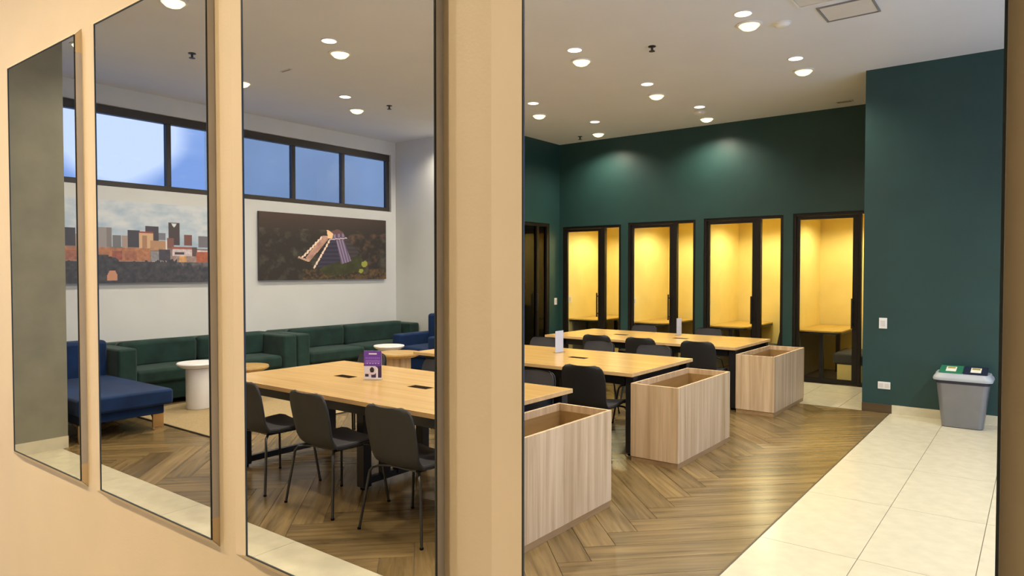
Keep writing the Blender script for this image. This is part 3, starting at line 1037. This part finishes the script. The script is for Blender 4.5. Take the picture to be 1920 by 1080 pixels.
def skyline(x, z):
    Y = 2.90 + x
    zx = 100 + (Y - 3.73) / 1.36 * 1045
    zy = 110 + (1.05 - z) / 1.05 * 800
    if zx < 100:
        zx = 100 + (100 - zx)
    if zx > 1145:
        zx = 1145 - (zx - 1145)
    v = nz2(zx, zy * 1.7, .005) + .35 * nz2(zx, zy * 2, .013, 4)
    c = mixc((158, 184, 208), (214, 220, 226), .5 + v * .55 - (zy - 330) / 700)
    if zy > 560:
        c = (128, 112, 108)
    for a, b, d, e, col in SKYLINE:
        if a <= zx <= d and b <= zy <= e:
            c = col
    if 770 < zx < 820 and 300 < zy < 345 - abs(zx - 795) * 1.4:
        c = (225, 225, 228)
    if zy > 560:
        h = nz2(zx, zy, .03, 9)
        c = tuple(k * (1 + .16 * h) for k in c)
    if zy > 705:
        c = mixc((104, 100, 106), (60, 60, 68), .5 + nz2(zx, zy, .02, 2)) if zx > 820 else (52, 54, 66)
    tree = 690 + 60 * math.sin((zx - 250) * .008) * (1 if zx < 560 else .3) + 50 * nz2(zx, 0, .012) - (40 if 380 < zx < 560 else 0) + (60 if zx > 820 else 0)
    if zy > max(tree, 640):
        c = mixc((40, 43, 54), (66, 66, 72), .4 + .9 * nz2(zx, zy, .022, 5))
    if 140 < zx < 235 and 790 < zy < 885 and abs(zx - 188) < 25 + (zy - 790) * .5:
        c = (196, 136, 106)
    return mixc(c, (150, 150, 156), .15)


DASH = [((600 + 215 * k / 7, 655 - 230 * k / 7)) for k in range(8)] + [((742 + 168 * k / 7, 765 - 295 * k / 7)) for k in range(8)]


def pyramid(x, z):
    X = 140 + x / 2.54 * 1525
    top = 100 + (X - 140) * 125 / 1525
    bot = 930 - (X - 140) * 15 / 1525
    Yv = top + (1.05 - z) / 1.05 * (bot - top)
    v = nz2(X, Yv, .009) + .35 * nz2(X, Yv, .022, 5)
    c = mixc((74, 58, 52), (46, 42, 40), (Yv - 130) / 300)
    if Yv > 330 + (X - 900) * .05:
        c = mixc(c, (78, 76, 66), v * 1.1)
    if X > 1150 and Yv > 380:
        c = mixc(c, (104, 78, 62), nz2(X, Yv, .012, 8) * 1.1)
    if Yv > 800 and X > 600:
        c = mixc(c, (110, 84, 50), .3 + nz2(X, Yv, .03, 3))
    p = (X, Yv)
    if inside(p, [(790, 800), (1010, 650), (1180, 560), (1350, 690), (1300, 800), (1150, 850), (900, 880)]):
        c = mixc((66, 70, 40), (52, 54, 36), .5 + v)
    if inside(p, [(765, 790), (915, 440), (1010, 445), (1075, 690), (900, 745)]):
        c = mixc((62, 58, 84), (46, 44, 60), .5 + .5 * math.sin(Yv * .13))
    if inside(p, [(1085, 440), (1145, 430), (1300, 610), (1190, 680)]):
        c = mixc((56, 50, 64), (72, 66, 62), .5 + .5 * math.sin(Yv * .13))
    if inside(p, [(1000, 450), (1090, 440), (1190, 700), (1062, 738)]):
        q = (X - 1000 - (Yv - 450) * .28) / 100
        c = mixc((92, 80, 112), (152, 136, 162), .5 + .5 * math.sin(q * 18))
    if inside(p, [(835, 395), (905, 395), (905, 440), (678, 705), (635, 660)]):
        c = mixc((196, 158, 142), (166, 124, 112), .5 + v)
    for dx, dy in DASH:
        u, t = X - dx, Yv - dy
        if ((u * .9 + t * .35) / 11) ** 2 + ((t * .9 - u * .35) / 24) ** 2 < 1:
            c = (236, 214, 196)
    if inside(p, [(560, 640), (680, 690), (670, 710), (550, 660)]):
        c = (196, 164, 140)
    if inside(p, [(930, 345), (1025, 318), (1092, 362), (1090, 385), (950, 390)]):
        c = (104, 78, 76)
    if inside(p, [(955, 385), (1092, 372), (1118, 412), (950, 428)]):
        c = mixc((150, 130, 160), (84, 70, 92), .5 + .5 * math.sin(X * .12))
    if inside(p, [(886, 330), (915, 335), (962, 372), (958, 425), (900, 432)]):
        c = (244, 206, 158)
    if inside(p, [(915, 435), (1135, 418), (1138, 432), (920, 450)]):
        c = (198, 178, 198)
    for dx, dy, rr in ((1360, 735, 40), (1315, 815, 26)):
        if (X - dx) ** 2 + (Yv - dy) ** 2 < (rr * (1 + .5 * v)) ** 2:
            c = (146, 152, 66)
    return c


def canvas(name, y0, y1, z0, z1, fn, label, nx, ny):
    t = thing(name, label, 'picture', (X_WIN, y0, z0), PI / 2)
    # local x runs along +Y, local -y faces the room
    box('canvas', 'canvas_side', 0, y1 - y0, -.045, -.0005, 0, z1 - z0, t)
    p = print_mesh('print', y1 - y0, z1 - z0, nx, ny, fn, t)
    p.location = (0, -.0465, 0)
    return t


canvas('skyline_picture', 2.90, 5.43, 1.50, 2.55, skyline, 'wide canvas print of a city skyline under clouds', 250, 100)
canvas('pyramid_picture', 5.92, 8.46, 1.51, 2.56, pyramid, 'wide dark canvas print of a stepped pyramid in forest', 250, 100)

# ------------------------------------------------------------------ table signs
def sign_art(x, z):
    q, s = x / .15, z / .235
    c = (104, 62, 168)
    if .28 < q < .74 and .87 < s < .92:
        c = (238, 232, 246)
    if .06 < q < .94 and .72 < s < .77 and math.sin(q * 60) > -.5:
        c = (150, 110, 208)
    for y in (.66, .625, .59):
        if .08 < q < .92 and y - .012 < s < y + .008 and math.sin(q * 90 + y * 70) > -.4:
            c = (168, 134, 220)
    if .05 < q < .95 and .54 < s < .565 and math.sin(q * 40) > 0:
        c = (216, 196, 240)
    if s < .46:
        c = (66, 46, 88)
        if q < .42 or (q - .5) ** 2 + (s - .33) ** 2 * 1.6 < .05:
            c = (218, 214, 228)
        if (q - .46) ** 2 + (s - .32) ** 2 * 1.4 < .015:
            c = (38, 34, 46)
        if .3 < q < .62 and .17 < s < .235:
            c = (228, 206, 214)
        if .07 < q < .27 and .08 < s < .18:
            c = (52, 46, 62)
        if .68 < q < .80 and .05 < s < .44 - abs(q - .72):
            c = (232, 228, 240)
        if s < .05:
            c = (236, 232, 240)
    return c


def table_sign(x, y, rz, label, back=False):
    t = thing('table_sign', label, 'sign', (x, y, .7505), rz, 'upright signs on the work tables')
    box('base', 'acrylic', -.075, .075, -.035, .035, 0, .004, t)
    box('holder', 'acrylic', -.076, .076, .0042, .0062, .004, .245, t)
    box('card', 'paper_back', -.075, .075, .001, .0040, .006, .241, t)
    p = print_mesh('print', .15, .235, 60, 94, sign_art, t)
    p.location = (-.075, 0, .006)
    return t


table_sign(-4.37, 3.80, R(32), 'purple printed sign with a photograph, upright on oak table')
table_sign(-4.20, 6.33, R(-91), 'white card sign seen from its back on the middle oak table')
table_sign(-4.01, 9.08, R(-91), 'white card sign seen from its back on oak table by booths')

# ------------------------------------------------------------------ lounge
rg = thing('rug', 'tan woven rug with a thin dark border under the lounge tables', 'rug', (-8.45, 3.55, 0))
box('pile', 'rug', .015, 2.035, .015, 4.0, 0, .011, rg)
for q in ((0, 2.05, 0, .015), (0, 2.05, 4.0, 4.015), (0, .015, .015, 4.0), (2.035, 2.05, .015, 4.0)):
    box('border', 'rug_edge', q[0], q[1], q[2], q[3], 0, .012, rg)


def soft(name, mat, x0, x1, y0, y1, z0, z1, parent, r=.04, puff=0.0):
    """upholstered block: rounded, slightly bulging on top"""
    m = MB()
    nx, ny = 5, 5
    vs, fs = [], []
    def P(i, j, k):
        a, b = i / (nx - 1), j / (ny - 1)
        bul = puff * (1 - (2 * a - 1) ** 2) * (1 - (2 * b - 1) ** 2)
        return (x0 + (x1 - x0) * a, y0 + (y1 - y0) * b, z1 + bul if k else z0)
    for k in (0, 1):
        for j in range(ny):
            for i in range(nx):
                vs.append(P(i, j, k))
    o = nx * ny
    for j in range(ny - 1):
        for i in range(nx - 1):
            a = j * nx + i
            fs.append((a, a + nx, a + nx + 1, a + 1))
            fs.append((o + a, o + a + 1, o + a + nx + 1, o + a + nx))
    ring = [i for i in range(nx)] + [j * nx + nx - 1 for j in range(1, ny)] + [(ny - 1) * nx + i for i in range(nx - 2, -1, -1)] + [j * nx for j in range(ny - 2, 0, -1)]
    for q in range(len(ring)):
        a, b = ring[q - 1], ring[q]
        fs.append((a, b, o + b, o + a))
    m.add(vs, fs)
    return m.build(name, mat, parent, bevel=r, seg=4)


def sofa(y0, y1, label, end_arm, seats, backs):
    t = thing('velvet_sofa', label, 'sofa', (X_WIN + .01, y0, 0), 0, 'green velvet sofas along the window wall')
    ln = y1 - y0
    soft('base', 'green', .06, .84, .02, ln - .02, .06, .30, t, .02)
    soft('back', 'green', 0, .24, .02, ln - .02, .06, .75, t, .05)
    soft('arm', 'green', .02, .90, 0, .215, .03, .735, t, .03)
    if end_arm:
        soft('arm', 'green', .02, end_arm, ln - .215, ln, .03, .735, t, .03)
    for a, b, d in seats:
        soft('seat_cushion', 'green', .22, d, a + .004, b - .004, .28, .455, t, .045, .015)
    for a, b in backs:
        c = soft('back_cushion', 'green', .22, .42, a + .006, b - .006, .44, .765, t, .06, .01)
    for x in (.1, .78):
        for y in (.1, ln - .1):
            MB().lathe([(.02, 0), (.025, .06)], 12).build('leg', 'black', t, loc=(x, y, 0))
    return t


sofa(3.54, 5.97, 'green velvet sofa below the skyline print, beside the blue chaise', .90, [(.215, 1.21, .88), (1.21, 2.215, .88)], [(.215, 1.21), (1.21, 2.215)])
sofa(5.98, 8.71, 'green velvet sofa below the pyramid print, in the room corner', .62, [(.215, 1.24, .92), (1.25, 2.515, .80)], [(.215, 1.24), (1.25, 2.515)])

ch = thing('blue_chaise', 'blue velvet chaise with thin gold legs beside the olive pillar', 'chaise', (-8.95, 2.62, 0))
soft('frame', 'blue', .06, 1.72, .04, .84, .17, .27, ch, .015)
soft('seat_cushion', 'blue', .22, 1.80, 0, .90, .27, .43, ch, .03, .01)
soft('backrest', 'blue', 0, .24, 0, .90, .18, .84, ch, .05)
for x in (.12, 1.66):
    for y in (.10, .80):
        s = 1 if x < 1 else -1
        lg = MB()
        for dy in (-.045, .045):
            lg.tube([(x + s * .12, y + dy, .165), (x + s * .04, y + dy, .155), (x + s * .012, y + dy, .13), (x, y + dy, .09), (x, y + dy, .005)], .010, 8)
        lg.box(x - .010, x + .010, y - .045, y + .045, .0, .018).box(x - .012, x + .012, y - .055, y + .055, .03, .165)
        lg.build('leg', 'gold', ch, smooth=True)

ac = thing('blue_armchair', 'blue velvet armchair in front of the white back wall', 'armchair', (-8.44, 7.72, 0))
soft('base', 'blue', .04, .98, .06, .86, .08, .28, ac, .02)
soft('seat_cushion', 'blue', .19, .82, 0, .72, .28, .43, ac, .04, .015)
soft('arm', 'blue', 0, .20, .03, .90, .12, .62, ac, .035)
soft('arm', 'blue', .81, 1.01, .03, .90, .12, .62, ac, .035)
soft('backrest', 'blue', .15, .86, .70, .92, .20, .93, ac, .05)
for x in (.1, .92):
    for y in (.1, .8):
        MB().lathe([(.016, 0), (.022, .12)], 12).build('leg', 'gold', ac, loc=(x, y, 0))


def white_table(x, y, label, h=.56):
    t = thing('pedestal_side_table', label, 'side table', (x, y, .0125), 0, 'white round pedestal side tables')
    h -= .011
    MB().lathe([(0, h - .07), (.10, h - .07), (.17, h - .062), (.225, h - .030), (.235, h - .012), (.228, h), (0, h)], 44).build('top', 'white_lacquer', t, smooth=True)
    MB().lathe([(.13, 0), (.135, .01), (.135, h - .07)], 40).build('pedestal', 'white_lacquer', t, smooth=True)


white_table(-7.98, 4.22, 'white round pedestal side table beside the blue chaise')
white_table(-7.86, 7.16, 'white round pedestal side table behind the round oak table', .52)


def oak_table(x, y, r, h, label):
    t = thing('round_coffee_table', label, 'coffee table', (x, y, .0125), 0, 'round oak coffee tables')
    h -= .011
    MB().lathe([(0, h - .07), (r * .55, h - .07), (r * .80, h - .060), (r - .01, h - .036), (r, h - .02), (r - .004, h), (0, h)], 48).build('top', 'oak_top', t, smooth=True)
    MB().lathe([(r * .56, 0), (r * .56, h - .07)], 40).build('pedestal', 'oak_v', t, smooth=True)


oak_table(-7.99, 4.83, .30, .45, 'round oak coffee table in front of the skyline-print sofa')
oak_table(-7.12, 6.66, .31, .51, 'round oak coffee table between the work tables and pyramid-print sofa')

# ------------------------------------------------------------------ waste bin and wall fittings
bn = thing('waste_bin', 'silver grey two-compartment waste bin with green and navy flaps', 'waste bin', (-.625, 8.70, 0))


def rrect(hx, hy, r, n=6):
    out = []
    for cx, cy, a0 in ((hx - r, hy - r, 0), (-hx + r, hy - r, 90), (-hx + r, -hy + r, 180), (hx - r, -hy + r, 270)):
        for k in range(n + 1):
            a = R(a0 + 90 * k / n)
            out.append((cx + r * math.cos(a), cy + r * math.sin(a)))
    return out


def loft(levels, closed=(True, True)):
    rings = [[(x, y, z) for x, y in rrect(hx, hy, r)] for hx, hy, r, z in levels]
    n = len(rings[0])
    vs = [p for r in rings for p in r]
    fs = [(i * n + k, i * n + (k + 1) % n, (i + 1) * n + (k + 1) % n, (i + 1) * n + k) for i in range(len(rings) - 1) for k in range(n)]
    if closed[0]:
        fs.append(tuple(range(n - 1, -1, -1)))
    if closed[1]:
        fs.append(tuple((len(rings) - 1) * n + k for k in range(n)))
    return MB().add(vs, fs)


loft([(.175, .13, .05, 0), (.185, .14, .05, .008), (.235, .165, .055, .47)]).build('body', 'bin_grey', bn, smooth=True)
for s in (-1, 1):
    MB().hexa([(s * .03 - .012, -.132, .02), (s * .03 + .012, -.132, .02), (s * .05 + .014, -.166, .46), (s * .05 - .014, -.166, .46)],
              [(s * .03 - .012, -.10, .02), (s * .03 + .012, -.10, .02), (s * .05 + .014, -.13, .46), (s * .05 - .014, -.13, .46)]).build('body_rib', 'bin_grey', bn, bevel=.008)
loft([(.238, .168, .055, .465), (.242, .171, .055, .50)]).build('band', 'bin_dark', bn, smooth=True)
lid = loft([(.262, .188, .065, .498), (.268, .192, .07, .512), (.262, .188, .068, .535), (.250, .176, .08, .55), (.242, .170, .08, .572)]).build('lid', 'bin_lid', bn, smooth=True)
for s, m in ((-1, 'bin_green'), (1, 'bin_navy')):
    x0, x1 = (-.215, -.004) if s < 0 else (.004, .215)
    fl = MB().hexa([(x0, -.145, .5620), (x1, -.145, .5620), (x1, .14, .6090), (x0, .14, .6090)], [(x0, -.145, .5750), (x1, -.145, .5750), (x1, .14, .6270), (x0, .14, .6270)]).build('flap', m, bn, bevel=.03, seg=3)
    cx = s * .11
    MB().hexa([(cx - .046, -.075, .5879), (cx + .046, -.075, .5879), (cx + .046, .085, .6172), (cx - .046, .085, .6172)],
              [(cx - .046, -.075, .5894), (cx + .046, -.075, .5894), (cx + .046, .085, .6187), (cx - .046, .085, .6187)]).build('sticker', 'sticker', fl)
    MB().hexa([(cx - .036, .02, .6070), (cx + .036, .02, .6070), (cx + .036, .07, .6161), (cx - .036, .07, .6161)],
              [(cx - .036, .02, .6080), (cx + .036, .02, .6080), (cx + .036, .07, .6172), (cx - .036, .07, .6172)]).build('sticker_mark', 'sticker_mark', fl)

sw = thing('light_switch', 'white light switch on teal wall above the power outlet', 'light switch', (-1.437, Y_TRASH, 1.045))
box('plate', 'plastic_white', -.042, .042, -.009, 0, -.062, .062, sw, bevel=.003)
box('key', 'key_grey', -.022, .022, -.014, -.009, -.034, .034, sw, bevel=.002)
so = thing('power_outlet', 'white horizontal power outlet low on teal wall', 'outlet', (-1.418, Y_TRASH, .32))
box('plate', 'plastic_white', -.065, .065, -.009, 0, -.042, .042, so, bevel=.003)
for x in (-.03, .03):
    box('socket', 'key_grey', x - .022, x + .022, -.012, -.009, -.024, .024, so)
s2 = thing('light_switch', 'white light switch on teal return wall beside the dark glazed door', 'light switch', (X_SIDE, 10.62, 1.09))
box('plate', 'plastic_white', 0, .009, -.042, .042, -.062, .062, s2, bevel=.003)
box('key', 'key_grey', .009, .014, -.022, .022, -.034, .034, s2, bevel=.002)
